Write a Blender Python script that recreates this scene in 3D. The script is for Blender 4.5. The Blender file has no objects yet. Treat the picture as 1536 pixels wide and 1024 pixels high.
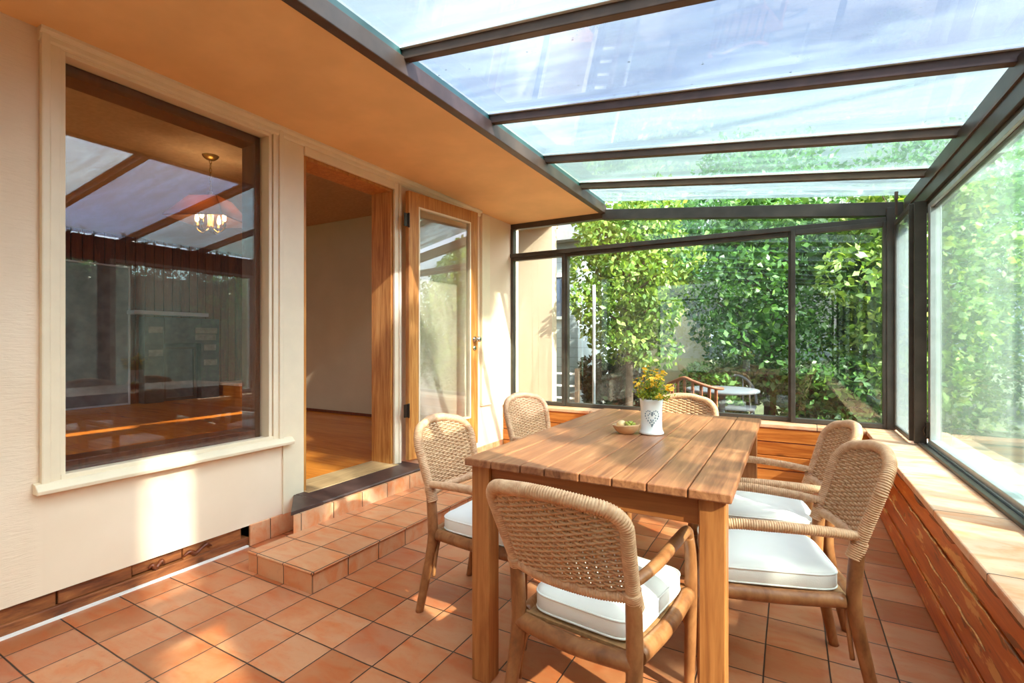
import bpy, math, random
import numpy as np
from mathutils import Vector, Matrix
C = bpy.context.scene.collection
R = math.radians
rnd = random.Random(7)

# ------------------------------------------------------------------ helpers
def lin(c):
    c = c / 255.0
    return c / 12.92 if c <= 0.04045 else ((c + 0.055) / 1.055) ** 2.4
def S(r, g, b): return (lin(r), lin(g), lin(b), 1.0)

class MB:
    """collects shapes that become ONE mesh object"""
    def __init__(s): s.v = []; s.f = []; s.sm = []
    def add(s, v, f, smooth=False):
        o = len(s.v); s.v += [tuple(p) for p in v]
        s.f += [tuple(i + o for i in q) for q in f]; s.sm += [smooth] * len(f); return s
    def box(s, x0, x1, y0, y1, z0, z1):
        v = [(x, y, z) for x in (x0, x1) for y in (y0, y1) for z in (z0, z1)]
        return s.add(v, [(0, 1, 3, 2), (4, 6, 7, 5), (0, 4, 5, 1), (2, 3, 7, 6), (0, 2, 6, 4), (1, 5, 7, 3)])
    def hexa(s, v):   # 8 points in the order of box()
        return s.add(v, [(0, 1, 3, 2), (4, 6, 7, 5), (0, 4, 5, 1), (2, 3, 7, 6), (0, 2, 6, 4), (1, 5, 7, 3)])
    def prism(s, poly, axis, a, b):
        n = len(poly)
        def P(p, t):
            return {'x': (t, p[0], p[1]), 'y': (p[0], t, p[1]), 'z': (p[0], p[1], t)}[axis]
        v = [P(p, a) for p in poly] + [P(p, b) for p in poly]
        return s.add(v, [tuple(range(n)), tuple(reversed(range(n, 2 * n)))] + [(i, i + n, (i + 1) % n + n, (i + 1) % n) for i in range(n)])
    def lathe(s, prof, seg=32, c=(0, 0, 0), caps=True):
        v = []; n = len(prof)
        for r, z in prof:
            for k in range(seg):
                a = 2 * math.pi * k / seg
                v.append((c[0] + r * math.cos(a), c[1] + r * math.sin(a), c[2] + z))
        f = [(i * seg + k, i * seg + (k + 1) % seg, (i + 1) * seg + (k + 1) % seg, (i + 1) * seg + k) for i in range(n - 1) for k in range(seg)]
        s.add(v, f, True)
        if caps:
            o = len(s.v) - n * seg
            s.f.append(tuple(o + k for k in reversed(range(seg)))); s.sm.append(False)
            s.f.append(tuple(o + (n - 1) * seg + k for k in range(seg))); s.sm.append(False)
        return s
    def tube(s, pts, rad, seg=10, closed=False, step=None, wrap=None, flat=1.0):
        """smooth tube through pts; rad number or list; wrap=(pitch, depth) winds it with cane"""
        P = [Vector(p) for p in pts]; n = len(P)
        rr = rad if isinstance(rad, (list, tuple)) else [rad] * n
        out = []; ro = []
        segs = n if closed else n - 1
        for i in range(segs):
            g = lambda k: P[k % n] if closed else P[max(0, min(n - 1, k))]
            p0, p1, p2, p3 = g(i - 1), g(i), g(i + 1), g(i + 2)
            L = (p2 - p1).length
            m = max(1, int(math.ceil(L / step))) if step else 6
            for k in range(m):
                t = k / m
                q = 0.5 * ((2 * p1) + (p2 - p0) * t + (2 * p0 - 5 * p1 + 4 * p2 - p3) * t * t + (3 * p1 - p0 - 3 * p2 + p3) * t ** 3)
                out.append(q); ro.append(rr[i] * (1 - t) + rr[(i + 1) % n] * t)
        if not closed: out.append(P[-1]); ro.append(rr[-1])
        m = len(out); T = []
        for i in range(m):
            a = out[(i - 1) % m] if (closed or i > 0) else out[0]
            b = out[(i + 1) % m] if (closed or i < m - 1) else out[-1]
            d = (b - a); T.append(d.normalized() if d.length > 1e-9 else Vector((0, 0, 1)))
        ref = Vector((0, 0, 1)) if abs(T[0].z) < 0.9 else Vector((1, 0, 0))
        U = T[0].cross(ref).normalized(); v = []; acc = 0
        for i in range(m):
            if i: acc += (out[i] - out[i - 1]).length
            U = (U - T[i] * U.dot(T[i])).normalized(); W = T[i].cross(U)
            r = ro[i]
            if wrap: r += wrap[1] * abs(math.sin(math.pi * acc / wrap[0])) - wrap[1] * 0.5
            for k in range(seg):
                a = 2 * math.pi * k / seg
                v.append(out[i] + U * (r * math.cos(a)) + W * (r * flat * math.sin(a)))
        f = [(i * seg + k, i * seg + (k + 1) % seg, ((i + 1) % m) * seg + (k + 1) % seg, ((i + 1) % m) * seg + k)
             for i in range(m if closed else m - 1) for k in range(seg)]
        s.add(v, f, True)
        if not closed:
            o = len(s.v) - m * seg
            s.f.append(tuple(o + k for k in reversed(range(seg)))); s.sm.append(False)
            s.f.append(tuple(o + (m - 1) * seg + k for k in range(seg))); s.sm.append(False)
        return s
    def ball(s, c, r, seg=14, rings=9):
        rx, ry, rz = r if isinstance(r, tuple) else (r, r, r)
        v = []; f = []
        for i in range(rings + 1):
            th = math.pi * i / rings
            for k in range(seg):
                a = 2 * math.pi * k / seg
                v.append((c[0] + rx * math.sin(th) * math.cos(a), c[1] + ry * math.sin(th) * math.sin(a), c[2] + rz * math.cos(th)))
        for i in range(rings):
            for k in range(seg):
                f.append((i * seg + k, (i + 1) * seg + k, (i + 1) * seg + (k + 1) % seg, i * seg + (k + 1) % seg))
        return s.add(v, f, True)
    def xf(s, M):
        s.v = [tuple(M @ Vector(p)) for p in s.v]; return s
    def build(s, name, mat, parent=None, bevel=0, seg=2):
        me = bpy.data.meshes.new(name); me.from_pydata(s.v, [], s.f); me.update()
        me.polygons.foreach_set('use_smooth', s.sm)
        o = bpy.data.objects.new(name, me); C.objects.link(o)
        if mat: me.materials.append(mat)
        if parent: o.parent = parent
        if bevel:
            b = o.modifiers.new('bevel', 'BEVEL'); b.width = bevel; b.segments = seg; b.limit_method = 'ANGLE'; b.angle_limit = R(40)
        import bmesh
        bm = bmesh.new(); bm.from_mesh(me); bmesh.ops.recalc_face_normals(bm, faces=bm.faces); bm.to_mesh(me); bm.free()
        return o

def tag(o, label=None, cat=None, group=None, kind=None):
    if label: o['label'] = label
    if cat: o['category'] = cat
    if group: o['group'] = group
    if kind: o['kind'] = kind
    return o
def thing(name, label, cat, loc=(0, 0, 0), rz=0, group=None):
    o = bpy.data.objects.new(name, None); C.objects.link(o); o.empty_display_size = .1
    o.location = loc; o.rotation_euler = (0, 0, rz)
    return tag(o, label, cat, group)
def struct_empty(name, label=None, cat='window'):
    o = bpy.data.objects.new(name, None); C.objects.link(o); o.empty_display_size = .1
    return tag(o, label, cat, None, 'structure')
def struct(name, mb, mat, label=None, cat=None, bevel=0):
    return tag(mb.build(name, mat, None, bevel), label, cat, None, 'structure')
def copy_tree(o, parent=None):
    c = o.copy(); C.objects.link(c)
    if parent: c.parent = parent
    for ch in [x for x in bpy.data.objects if x.parent == o]: copy_tree(ch, c)
    return c

# ------------------------------------------------------------------ materials
class NT:
    def __init__(s, name):
        s.m = bpy.data.materials.new(name); s.m.use_nodes = True
        s.t = s.m.node_tree; s.t.nodes.clear()
        s.out = s.n('ShaderNodeOutputMaterial')
    def n(s, typ, **kw):
        x = s.t.nodes.new(typ)
        for k, v in kw.items(): setattr(x, k, v)
        return x
    def l(s, a, b): s.t.links.new(a, b)
    def put(s, sock, v):
        if v is None: return
        if hasattr(v, 'is_output'): s.l(v, sock)
        else: sock.default_value = v
    def math(s, op, a, b=None, c=None, clamp=False):
        x = s.n('ShaderNodeMath', operation=op, use_clamp=clamp)
        for i, v in enumerate((a, b, c)): s.put(x.inputs[i], v)
        return x.outputs[0]
    def mix(s, fac, a, b, mode='MIX'):
        x = s.n('ShaderNodeMix', data_type='RGBA', blend_type=mode)
        s.put(x.inputs[0], fac); s.put(x.inputs[6], a); s.put(x.inputs[7], b); return x.outputs[2]
    def coord(s, which='Object'): return s.n('ShaderNodeTexCoord').outputs[which]
    def mapping(s, vec, scale=(1, 1, 1), loc=(0, 0, 0), rot=(0, 0, 0)):
        x = s.n('ShaderNodeMapping'); s.l(vec, x.inputs[0])
        x.inputs['Scale'].default_value = scale; x.inputs['Location'].default_value = loc; x.inputs['Rotation'].default_value = rot
        return x.outputs[0]
    def noise(s, vec, scale=5, detail=4, rough=.55, dist=0):
        x = s.n('ShaderNodeTexNoise'); s.put(x.inputs['Vector'], vec)
        x.inputs['Scale'].default_value = scale; x.inputs['Detail'].default_value = detail
        x.inputs['Roughness'].default_value = rough; x.inputs['Distortion'].default_value = dist
        return x.outputs[0]
    def ramp(s, fac, stops):
        x = s.n('ShaderNodeValToRGB'); s.put(x.inputs[0], fac)
        e = x.color_ramp.elements
        e[0].position, e[0].color = stops[0]; e[1].position, e[1].color = stops[-1]
        for p, c in stops[1:-1]:
            q = e.new(p); q.color = c
        return x.outputs[0]
    def bump(s, h, strength=.3, dist=.01, nrm=None):
        x = s.n('ShaderNodeBump'); s.put(x.inputs['Height'], h)
        x.inputs['Strength'].default_value = strength; x.inputs['Distance'].default_value = dist
        if nrm: s.l(nrm, x.inputs['Normal'])
        return x.outputs[0]
    def pbr(s, col, rough=.5, nrm=None, metal=0, spec=.5, trans=None):
        b = s.n('ShaderNodeBsdfPrincipled')
        s.put(b.inputs['Base Color'], col); s.put(b.inputs['Roughness'], rough); s.put(b.inputs['Metallic'], metal)
        b.inputs['Specular IOR Level'].default_value = spec
        if nrm: s.l(nrm, b.inputs['Normal'])
        s.l(b.outputs[0], s.out.inputs[0]); return s.m
    def step(s, x, lo, hi):
        r = s.n('ShaderNodeMapRange', interpolation_type='SMOOTHSTEP'); s.put(r.inputs[0], x)
        r.inputs[1].default_value = lo; r.inputs[2].default_value = hi; return r.outputs[0]

W4 = lambda v: (v, v, v, 1)

def tile_mat(name, axes, org, pitch, gap=.012, tones=None, rough=(.3, .55), wide=False):
    t = NT(name); co = t.coord(); sep = t.n('ShaderNodeSeparateXYZ'); t.l(co, sep.inputs[0])
    wob = t.noise(co, 3.1, 2)
    wobm = t.math('MULTIPLY', t.math('SUBTRACT', wob, .5), .035)
    uv = []
    for ax, o, p in zip(axes, org, pitch):
        u = t.math('DIVIDE', t.math('SUBTRACT', sep.outputs['XYZ'.index(ax)], o), p)
        uv.append(t.math('ADD', u, wobm))
    fr = [t.math('FRACT', u) for u in uv]; fl = [t.math('FLOOR', u) for u in uv]
    ed = [t.math('MINIMUM', f, t.math('SUBTRACT', 1.0, f)) for f in fr]
    e = t.math('MINIMUM', ed[0], ed[1])
    body = t.step(e, gap * .5, gap * 1.5)
    pill = t.step(e, gap, gap + .1)
    cm = t.n('ShaderNodeCombineXYZ'); t.l(fl[0], cm.inputs[0]); t.l(fl[1], cm.inputs[1])
    wn = t.n('ShaderNodeTexWhiteNoise', noise_dimensions='3D'); t.l(cm.outputs[0], wn.inputs[0])
    tones = tones or [(0, S(160, 94, 56)), (.35, S(184, 118, 78)), (.7, S(192, 132, 94)), (1, S(168, 102, 70))]
    base = t.ramp(wn.outputs[0], tones)
    off = t.n('ShaderNodeVectorMath', operation='ADD'); t.l(co, off.inputs[0]); t.l(wn.outputs[1], off.inputs[1])
    n1 = t.noise(t.mapping(off.outputs[0], (6, 14, 9)), 1, 5, .6, .6)
    col = t.mix(t.step(n1, .35, .75), base, t.mix(1, base, S(255, 205, 165), 'MULTIPLY'))
    n2 = t.noise(off.outputs[0], 5, 4)
    col = t.mix(t.math('MULTIPLY', t.step(n2, .5, .8), .45), col, S(206, 150, 108))
    n3 = t.noise(off.outputs[0], 60, 3)
    col = t.mix(t.math('MULTIPLY', t.step(n3, .55, .8), .18), col, S(110, 62, 40))
    col = t.mix(body, S(46, 30, 22), col)
    h = t.math('ADD', t.math('MULTIPLY', t.math('ADD', body, t.math('MULTIPLY', pill, .35)), 1.0), t.math('MULTIPLY', n1, .12))
    nr = t.bump(h, .55, .006)
    rr = t.n('ShaderNodeMapRange'); t.l(n2, rr.inputs[0]); rr.inputs[3].default_value = rough[0]; rr.inputs[4].default_value = rough[1]
    return t.pbr(col, rr.outputs[0], nr, spec=.45)

def wood_mat(name, tones, grain=(2, 30, 30), rough=.45, bump=.12, island=True, knots=True, blotch=None, spec=.4, peel=None):
    t = NT(name); co = t.coord()
    if island:
        g = t.n('ShaderNodeNewGeometry'); off = t.n('ShaderNodeVectorMath', operation='ADD')
        sc = t.n('ShaderNodeVectorMath', operation='SCALE'); cx = t.n('ShaderNodeCombineXYZ')
        for i in range(3): t.l(g.outputs['Random Per Island'], cx.inputs[i])
        t.l(cx.outputs[0], sc.inputs[0]); sc.inputs['Scale'].default_value = 17.3
        t.l(co, off.inputs[0]); t.l(sc.outputs[0], off.inputs[1]); vec = off.outputs[0]
    else: vec = co
    m = t.mapping(vec, grain)
    n1 = t.noise(m, 1, 6, .62, 1.2)
    n2 = t.noise(m, 4.5, 3, .6)
    f = t.math('ADD', t.math('MULTIPLY', n1, .75), t.math('MULTIPLY', n2, .25))
    k = len(tones); col = t.ramp(f, [(.28 + .45 * i / (k - 1), c) for i, c in enumerate(tones)])
    if island:
        col = t.mix(t.math('MULTIPLY', g.outputs['Random Per Island'], .4), col, tones[-1] if blotch is None else blotch)
    if knots:
        v = t.n('ShaderNodeTexVoronoi'); t.l(t.mapping(vec, tuple(.35 * x if x > 8 else x * 1.6 for x in grain)), v.inputs['Vector'])
        v.inputs['Scale'].default_value = 1
        kn = t.math('SUBTRACT', 1.0, t.step(v.outputs['Distance'], .03, .13))
        col = t.mix(t.math('MULTIPLY', kn, .65), col, S(70, 36, 16))
    if peel:
        pn = t.noise(t.mapping(vec, peel), 1, 5, .6, .4)
        col = t.mix(t.math('MULTIPLY', t.step(pn, .60, .64), .8), col, S(226, 168, 96))
        pd = t.noise(t.mapping(vec, tuple(1.7 * x for x in peel)), 1, 4, .6, .4)
        col = t.mix(t.math('MULTIPLY', t.step(pd, .61, .66), .7), col, S(70, 26, 8))
    return t.pbr(col, rough, t.bump(f, bump, .004), spec=spec)

def plain(name, col, rough=.5, metal=0, nscale=0, namp=.12, bump=0, bscale=60, spec=.5):
    t = NT(name); c = col; nr = None
    co = t.coord()
    if nscale:
        n = t.noise(co, nscale, 4)
        c = t.mix(t.step(n, .3, .75), tuple(x * (1 - namp) for x in col[:3]) + (1,), tuple(min(1, x * (1 + namp)) for x in col[:3]) + (1,))
    if bump: nr = t.bump(t.noise(co, bscale, 4), bump, .004)
    return t.pbr(c, rough, nr, metal, spec)

def glass_mat(name, r0=.05, tint=(.96, .985, .975, 1), grime_haze=0.0, gcol=(.8, .85, .85, 1), streak=(1, 6, 6), seed=0, rough=0.0, drops=0.0, lo=.35, hi=.75):
    """thin pane: clear transmission, angle-dependent reflection and a scattering film for dirt, painted haze and glare"""
    t = NT(name)
    tr = t.n('ShaderNodeBsdfTransparent'); tr.inputs[0].default_value = tint
    gl = t.n('ShaderNodeBsdfGlossy'); gl.inputs['Roughness'].default_value = rough; gl.inputs[0].default_value = (1, 1, 1, 1)
    lw = t.n('ShaderNodeLayerWeight'); lw.inputs[0].default_value = .5
    fr = t.math('ADD', t.math('MULTIPLY', t.math('POWER', lw.outputs['Facing'], 5), 1 - r0), r0, clamp=True)
    body = tr.outputs[0]
    if grime_haze:
        co = t.mapping(t.coord(), streak, (seed, seed * 1.7, 0))
        n = t.noise(co, 1.0, 6, .62, .8)
        mask = t.math('ADD', t.math('MULTIPLY', t.step(n, lo, hi), grime_haze), grime_haze * .35, clamp=True)
        if drops:
            v = t.n('ShaderNodeTexVoronoi'); t.l(t.coord(), v.inputs['Vector']); v.inputs['Scale'].default_value = 70
            d = t.math('SUBTRACT', 1.0, t.step(v.outputs['Distance'], .1, .35))
            mask = t.math('ADD', mask, t.math('MULTIPLY', d, drops), clamp=True)
        df = t.n('ShaderNodeBsdfDiffuse'); df.inputs[0].default_value = gcol
        if drops:
            v2 = t.n('ShaderNodeTexVoronoi'); t.l(t.mapping(t.coord(), (1, 1.6, 1)), v2.inputs['Vector']); v2.inputs['Scale'].default_value = 11
            sp2 = t.math('SUBTRACT', 1.0, t.step(v2.outputs['Distance'], .05, .09))
            sp2 = t.math('MULTIPLY', sp2, t.step(t.noise(t.coord(), 7, 2), .5, .55))
            mask = t.math('ADD', mask, sp2, clamp=True)
            dc_ = t.mix(sp2, gcol, (.02, .02, .02, 1)); t.l(dc_, df.inputs[0])
        tl = t.n('ShaderNodeBsdfTranslucent'); tl.inputs[0].default_value = gcol
        if drops: t.l(dc_, tl.inputs[0])
        mm = t.n('ShaderNodeMixShader'); mm.inputs[0].default_value = .65; t.l(df.outputs[0], mm.inputs[1]); t.l(tl.outputs[0], mm.inputs[2])
        mx = t.n('ShaderNodeMixShader'); t.l(mask, mx.inputs[0]); t.l(body, mx.inputs[1]); t.l(mm.outputs[0], mx.inputs[2]); body = mx.outputs[0]
    x = t.n('ShaderNodeMixShader'); t.l(fr, x.inputs[0]); t.l(body, x.inputs[1]); t.l(gl.outputs[0], x.inputs[2])
    t.l(x.outputs[0], t.out.inputs[0]); return t.m

def leaf_mat(name, tones, trans=.35):
    t = NT(name); g = t.n('ShaderNodeNewGeometry')
    col = t.ramp(g.outputs['Random Per Island'], [(i / (len(tones) - 1), c) for i, c in enumerate(tones)])
    b = t.n('ShaderNodeBsdfPrincipled'); t.l(col, b.inputs['Base Color']); b.inputs['Roughness'].default_value = .45
    tl = t.n('ShaderNodeBsdfTranslucent'); t.l(t.mix(1, col, (1.3, 1.25, .6, 1), 'MULTIPLY'), tl.inputs[0])
    mx = t.n('ShaderNodeMixShader'); mx.inputs[0].default_value = trans; t.l(b.outputs[0], mx.inputs[1]); t.l(tl.outputs[0], mx.inputs[2])
    t.l(mx.outputs[0], t.out.inputs[0]); return t.m

def emit(name, col, st):
    t = NT(name); e = t.n('ShaderNodeEmission'); e.inputs[0].default_value = col; e.inputs[1].default_value = st
    t.l(e.outputs[0], t.out.inputs[0]); return t.m

def wall_mat():
    t = NT('painted_plaster'); co = t.coord(); sep = t.n('ShaderNodeSeparateXYZ'); t.l(co, sep.inputs[0])
    rough_part = t.math('SUBTRACT', 1.0, t.step(sep.outputs[1], .78, .82))
    n = t.noise(t.mapping(co, (20, 14, 90)), 1, 5, .6, .8)
    n2 = t.noise(co, 40, 3); n3 = t.noise(co, 2.2, 4)
    h = t.math('ADD', t.math('MULTIPLY', n, t.math('ADD', t.math('MULTIPLY', rough_part, .9), .05)), t.math('MULTIPLY', n2, .05))
    col = t.mix(t.step(n3, .3, .8), S(232, 204, 174), S(240, 214, 186))
    return t.pbr(col, .7, t.bump(h, .5, .006), spec=.25)

M = {}
M['tile'] = tile_mat('terracotta_floor_tile', 'XY', (-1.896, 1.075), (.2015, .2075))
steptones = [(0, S(196, 134, 92)), (.5, S(212, 154, 112)), (1, S(186, 122, 84))]
M['steptop'] = tile_mat('terracotta_step_top', 'XY', (-1.896, 1.52), (.2015, .2075), tones=steptones)
M['riser1'] = tile_mat('terracotta_riser', 'YZ', (1.52, -.11), (.2075, .208), tones=steptones)
M['riser2'] = tile_mat('terracotta_upper_riser', 'YZ', (1.60, .0), (.225, .21), gap=.01, tones=[(0, S(214, 158, 118)), (1, S(226, 178, 138))])
M['riserx'] = tile_mat('terracotta_side_riser', 'XZ', (-1.896, -.11), (.2015, .208), tones=steptones)
M['wall'] = wall_mat()
M['trim'] = plain('painted_trim', S(234, 212, 180), .45, nscale=8, namp=.03)
M['soffit'] = plain('soffit_paint', S(238, 192, 136), .8, nscale=3, namp=.06, bump=.08)
M['bronze'] = plain('bronze_anodised_metal', S(74, 66, 60), .42, .3, nscale=9, namp=.2)
M['bronze2'] = plain('brown_rafter_metal', S(84, 62, 50), .45, .2, nscale=9, namp=.2)
M['alu'] = plain('grey_aluminium', S(176, 182, 186), .35, .5, nscale=12, namp=.1)
M['gasket'] = plain('pale_glazing_strip', S(214, 222, 224), .5, nscale=14, namp=.08)
M['cedar'] = wood_mat('varnished_cedar_board', [S(128, 46, 8), S(184, 80, 20), S(214, 112, 40), S(236, 170, 96)], (30, 1.4, 22), .3, .2, blotch=S(128, 50, 12), spec=.5, peel=(6, 3.2, 16))
M['cedarx'] = wood_mat('varnished_cedar_board_back', [S(120, 54, 18), S(164, 88, 34), S(198, 120, 56), S(214, 146, 84)], (1.4, 30, 22), .35, .2, blotch=S(150, 74, 24))
M['rawwood'] = wood_mat('weathered_timber', [S(66, 30, 14), S(116, 60, 28), S(160, 92, 46), S(190, 124, 70)], (30, 3, 16), .6, .4, blotch=S(90, 44, 22))
M['doorwood'] = wood_mat('fir_door_wood', [S(122, 62, 22), S(172, 104, 44), S(204, 140, 72), S(216, 158, 92)], (26, 26, 1.6), .4, .08, knots=False, blotch=S(176, 108, 48))
M['darkwood'] = wood_mat('dark_jamb_wood', [S(58, 22, 10), S(92, 40, 18), S(124, 62, 30)], (22, 22, 2), .45, .1, knots=False)
M['tabletop'] = wood_mat('teak_table_top', [S(100, 56, 36), S(138, 84, 54), S(168, 110, 72), S(196, 140, 98)], (30, 1.8, 20), .38, .2, knots=False, blotch=S(136, 84, 60))
M['tableleg'] = wood_mat('teak_table_leg', [S(104, 52, 20), S(146, 82, 38), S(174, 108, 56), S(188, 126, 72)], (26, 26, 1.6), .45, .12)
M['apron'] = wood_mat('teak_table_apron', [S(106, 54, 20), S(146, 82, 38), S(172, 104, 54)], (1.6, 26, 26), .45, .12)
M['apron2'] = wood_mat('teak_table_side_apron', [S(106, 54, 20), S(146, 82, 38), S(172, 104, 54)], (26, 1.6, 26), .45, .12)
M['cane'] = wood_mat('smooth_cane', [S(96, 54, 28), S(134, 82, 46), S(162, 106, 64), S(180, 128, 84)], (10, 10, 5), .42, .15, island=False)
M['rattan'] = wood_mat('rattan_wrap', [S(170, 120, 82), S(196, 146, 106), S(212, 166, 126), S(222, 182, 144)], (16, 16, 20), .55, .05, island=False, knots=False)
M['weave'] = wood_mat('rattan_weave', [S(164, 116, 78), S(196, 148, 106), S(216, 176, 136)], (40, 40, 40), .6, .1, island=True, knots=False)
M['seatcane'] = plain('woven_cane_seat', S(160, 116, 74), .6, nscale=40, namp=.25)
M['fabric'] = plain('off_white_cotton', S(238, 232, 222), .85, nscale=4, namp=.03, bump=.12, bscale=220, spec=.2)
M['ceramic'] = plain('white_ceramic', S(240, 240, 238), .25, nscale=6, namp=.02)
M['motif'] = plain('grey_blue_glaze', S(110, 124, 136), .35)
M['bowl'] = plain('pale_carved_wood', S(206, 160, 116), .55, nscale=14, namp=.15)
M['peach'] = plain('peach_skin', S(236, 196, 140), .5, nscale=20, namp=.1)
M['grape'] = plain('green_grape_skin', S(168, 168, 70), .3, nscale=60, namp=.25)
M['stem'] = plain('green_stem', S(96, 122, 44), .55)
M['petal'] = leaf_mat('yellow_petal', [S(248, 196, 24), S(252, 214, 50), S(242, 164, 20), S(248, 226, 84)], .3)
M['sprig'] = leaf_mat('yellow_green_leaf', [S(120, 140, 30), S(168, 178, 48), S(92, 120, 34), S(196, 194, 70)], .35)
M['chrome'] = plain('chrome', S(210, 208, 200), .18, 1)
M['darkmetal'] = plain('aged_dark_metal', S(60, 50, 42), .4, .8)
M['brass'] = plain('aged_brass', S(150, 116, 60), .35, .9)
M['peeled'] = plain('peeled_pale_wood', S(222, 168, 104), .6, nscale=30, namp=.3)
M['threshold'] = plain('dark_threshold_wood', S(74, 52, 46), .45, nscale=14, namp=.25)
M['caulk'] = plain('white_caulk', S(232, 222, 212), .6)
M['ledge'] = tile_mat('sandstone_sill_tile', 'YX', (.05, .3), (.62, 2), gap=.004, tones=[(0, S(208, 166, 136)), (1, S(218, 178, 150))], rough=(.45, .6))
M['ledgeback'] = tile_mat('sandstone_sill_tile_back', 'XY', (-2.3, 3), (.62, 2.9), gap=.004, tones=[(0, S(202, 158, 128)), (1, S(214, 172, 140))], rough=(.45, .6))
M['intfloor'] = wood_mat('interior_floor_board', [S(150, 72, 18), S(196, 108, 32), S(220, 140, 56)], (1.5, 26, 20), .25, .05, island=True, knots=False)
M['oak'] = wood_mat('worn_oak_threshold', [S(134, 102, 66), S(168, 132, 90), S(190, 156, 112)], (20, 2, 20), .5, .1, knots=False)
M['intwall'] = plain('interior_beige_paint', S(176, 158, 132), .8, nscale=3, namp=.03)
M['intceil'] = plain('textured_ceiling', S(176, 148, 122), .9, nscale=30, namp=.1, bump=.5, bscale=90)
M['fireblack'] = plain('sooty_brick', S(58, 54, 52), .6, nscale=12, namp=.4, bump=.4)
M['slate'] = plain('slate_grey_panel', S(92, 98, 106), .5, nscale=5, namp=.3)
M['mantel'] = plain('grey_mantel_paint', S(160, 164, 176), .5)
M['hearthtop'] = plain('pink_stone', S(222, 176, 146), .5, nscale=10, namp=.1)
t = NT('smoked_amber_glass'); tb_ = t.n('ShaderNodeBsdfTranslucent'); tb_.inputs[0].default_value = (.60, .30, .10, 1); db_ = t.n('ShaderNodeBsdfPrincipled'); db_.inputs['Base Color'].default_value = S(92, 62, 48); db_.inputs['Roughness'].default_value = .3
mx_ = t.n('ShaderNodeMixShader'); mx_.inputs[0].default_value = .35; t.l(db_.outputs[0], mx_.inputs[1]); t.l(tb_.outputs[0], mx_.inputs[2]); t.l(mx_.outputs[0], t.out.inputs[0]); M['shade'] = t.m
M['bulb'] = emit('lit_bulb', (1, .62, .22, 1), 22)
M['bark'] = plain('tree_bark', S(84, 70, 56), .9, nscale=14, namp=.4, bump=.6, bscale=24)
M['leafA'] = leaf_mat('fresh_leaf', [S(58, 92, 28), S(96, 132, 44), S(134, 164, 66), S(74, 110, 36), S(176, 194, 104)])
M['leafB'] = leaf_mat('deep_leaf', [S(34, 70, 30), S(58, 100, 42), S(86, 132, 56), S(44, 82, 34), S(120, 160, 80)])
M['leafD'] = leaf_mat('dark_yew_leaf', [S(22, 40, 20), S(32, 54, 28), S(44, 68, 36)], .1)
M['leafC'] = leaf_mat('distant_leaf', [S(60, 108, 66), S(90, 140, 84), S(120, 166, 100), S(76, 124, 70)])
M['bbrick'] = plain('blocker_chimney_brick', S(150, 104, 84), .85, nscale=9, namp=.3, bump=.3)
M['ground'] = plain('garden_soil', S(84, 92, 60), .9, nscale=5, namp=.3)
M['paving'] = plain('patio_paving', S(150, 140, 126), .8, nscale=6, namp=.15)
M['stucco'] = plain('tan_stucco', S(190, 182, 150), .85, nscale=4, namp=.08)
M['table_grey'] = plain('grey_resin', S(88, 95, 100), .8, nscale=5, namp=.08)
M['redwood'] = wood_mat('red_brown_chair_wood', [S(70, 34, 20), S(112, 62, 38), S(150, 94, 62)], (6, 6, 26), .5, .1, knots=False)
M['nroof'] = plain('grey_shingle', S(150, 150, 150), .9, nscale=10, namp=.2)
M['white'] = plain('white_paint', S(236, 236, 232), .5)
t = NT('grey_lap_siding'); co = t.coord(); sp = t.n('ShaderNodeSeparateXYZ'); t.l(co, sp.inputs[0])
fz = t.math('FRACT', t.math('MULTIPLY', sp.outputs[2], 6))
M['siding'] = t.pbr(t.mix(t.step(fz, .9, .98), S(150, 158, 160), S(120, 126, 128)), .7, t.bump(fz, .5, .02))
M['glass_house'] = glass_mat('house_window_glass', .045, (.93, .94, .93, 1), .015, (.5, .5, .5, 1))
M['glass_door'] = glass_mat('door_glass', .10, (.86, .88, .88, 1), .02, (.5, .5, .5, 1))
M['glass_back'] = glass_mat('sunroom_glass', .07, (.94, .975, .955, 1), .012, (.7, .75, .75, 1), (2, 2, .5), 3)
M['glass_side'] = glass_mat('sunroom_side_glass', .05, (.88, .96, .92, 1), .15, (.60, .74, .66, 1), (2, 2, .5), 3, lo=.2, hi=1.0)  # greenish film paints haze into the side panes
M['glass_side_hazy'] = glass_mat('hazy_side_glass', .06, (.86, .95, .93, 1), .28, (.74, .86, .86, 1), (1, 1, .2), 9)
roofglass = []
for i, (gr, drops, tint) in enumerate([(.3, .0, (.76, .84, .86, 1)), (.3, 0, (.76, .84, .86, 1)), (.3, .0, (.76, .84, .87, 1)), (.3, .10, (.64, .70, .82, 1)),
                                       (.42, 0, (.76, .85, .86, 1)), (.22, 0, (.74, .86, .80, 1)), (.85, 0, (.80, .90, .89, 1))]):  # heavy pale film on the last pane stands in for glare
    roofglass.append(glass_mat('roof_glass_%d' % i, .045, tint, gr, (.34, .41, .43, 1), (1.0, 7, 7), i * 3.1, drops=drops))

# ------------------------------------------------------------------ room shell
XW = -2.655; XI = -2.86      # house wall faces
YB = 4.713; YR = -2.1        # end walls
struct('floor', MB().box(-2.70, .70, YR, 4.70, -.12, 0), M['tile'], 'terracotta square tile floor of the sunroom', 'floor')
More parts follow.
